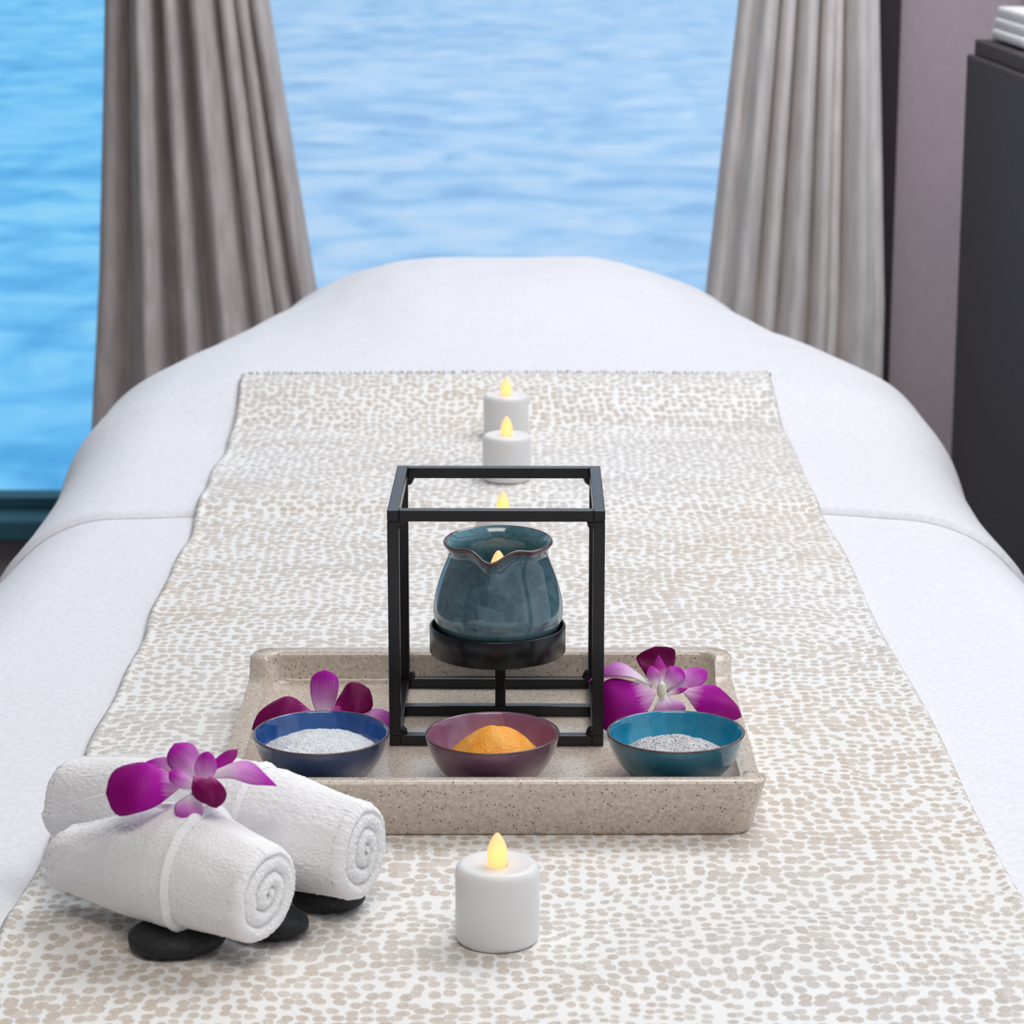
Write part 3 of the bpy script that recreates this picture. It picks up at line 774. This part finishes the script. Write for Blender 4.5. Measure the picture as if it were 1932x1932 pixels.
def col_blob(root, o0, p, r, m, name='column', sc=(1, 1, 1.3)):
    bm = bmesh.new(); bmesh.ops.create_icosphere(bm, subdivisions=3, radius=r); bmesh.ops.scale(bm, vec=sc, verts=bm.verts[:])
    for v in bm.verts: v.co *= 1+.15*noise.noise(v.co*400)
    return bm_obj(name, bm, m, root, smooth=True, loc=Vector(p)-o0)
# on the towels
r1, o1 = orchid('orchid_blossom', (352, 1482), 1.122, [
    ((352, 1480, .002), (200, 1496, -.004), 104, 'petal_deep', dict(peak=.70, blunt=.30, bend=.22, cup=.34, wav=.07)),
    ((352, 1470, .008), (276, 1437, .016), 40, 'petal_light', dict(peak=.55, blunt=.6)),
    ((378, 1482, .006), (330, 1403, .014), 58, 'petal_light', dict(peak=.68, blunt=.40, cup=.4)),
    ((388, 1474, .006), (448, 1414, .016), 30, 'petal_deep', dict(peak=.55, blunt=.7)),
    ((382, 1486, .001), (392, 1418, .004), 40, 'petal_light', dict(peak=.58, blunt=.5, cup=.5)),
    ((386, 1466, .004), (522, 1480, .008), 58, 'petal_light', dict(peak=.45, blunt=.7, bend=.30, cup=.5, n0=(0, -.30, .95))),
    ((365, 1496, -.002), (346, 1558, -.012), 54, 'petal_light', dict(peak=.42, blunt=.8, bend=.16, cup=.5)),
    ((366, 1464, -.006), (400, 1516, -.013), 40, 'petal_dark', dict(peak=.5, name='lip', bend=.25, cup=.6)),
    ((398, 1462, -.005), (408, 1524, -.010), 44, 'petal_dark', dict(peak=.6, name='lip', bend=.2, cup=.4)),
    ((368, 1490, -.004), (320, 1456, -.006), 32, 'petal_light', dict(peak=.62, name='inner_petal', cup=.4)),
], 'magenta and white orchid lying on top of the two rolled towels')
col_blob(r1, o1, upright(372, 1488, 1.121), .0024, M['column'])
# right, behind the teal bowl
r2, o2 = orchid('orchid_blossom', (1250, 1300), 1.385, [
    ((1240, 1304, 0), (1124, 1356, -.004), 112, 'petal_deep', dict(peak=.60, blunt=.36, bend=.18, cup=.2, wav=.06)),
    ((1230, 1296, .006), (1108, 1284, .014), 40, 'petal_light', dict(peak=.45, blunt=.7, bend=.34, n0=(0, -.3, 1))),
    ((1250, 1300, .006), (1236, 1220, .016), 74, 'petal_dark', dict(peak=.80, blunt=.30, bend=-.06, name='lip', wav=.16)),
    ((1250, 1304, .001), (1242, 1236, .0125), 34, 'petal_white', dict(peak=.40, blunt=.9, name='throat', bend=-.02, cup=.5)),
    ((1238, 1298, .001), (1228, 1256, .006), 24, 'petal_light', dict(peak=.6, name='inner_petal', blunt=.7)),
    ((1254, 1302, .003), (1284, 1260, .008), 36, 'petal_light', dict(peak=.72, name='inner_petal', blunt=.4)),
    ((1258, 1306, .006), (1334, 1266, .014), 46, 'petal_light', dict(peak=.60, blunt=.6, bend=.12)),
    ((1256, 1312, -.001), (1298, 1299, -.002), 12, 'petal_white', dict(peak=.5, blunt=.8, bend=.1, name='inner_petal')),
    ((1284, 1302, .004), (1399, 1352, .000), 62, 'petal_deep', dict(peak=.50, blunt=.6, bend=.16, cup=.3)),
    ((1248, 1308, -.001), (1268, 1366, -.005), 66, 'petal_light', dict(peak=.66, blunt=.4, bend=.2)),
], 'magenta orchid with white throat behind the teal bowl, right of the wire stand')
col_blob(r2, o2, upright(1248, 1302, 1.380), .0026, M['column'], sc=(1, 1, 1.8))
# left, behind the navy bowl
r3, o3 = orchid('orchid_blossom', (622, 1345), 1.378, [
    ((600, 1352, 0), (476, 1374, -.010), 84, 'petal_dark', dict(peak=.48, blunt=.55, bend=.30, cup=.3, n0=(.1, -.8, .6))),
    ((608, 1368, .004), (613, 1264, .012), 54, 'petal_light', dict(peak=.70, blunt=.34, bend=.04, cup=.30)),
    ((626, 1354, 0), (697, 1300, .004), 66, 'petal_dark', dict(peak=.62, blunt=.42, bend=.12, name='lip', wav=.15)),
    ((650, 1352, .002), (756, 1368, .004), 44, 'petal_light', dict(peak=.55, bend=.14)),
    ((602, 1358, -.002), (650, 1336, .001), 14, 'petal_white', dict(peak=.6, bend=.3, name='inner_petal')),
], 'magenta orchid with one upright petal behind the navy bowl, left of the wire stand')
col_blob(r3, o3, upright(622, 1350, 1.372), .0024, M['column'])
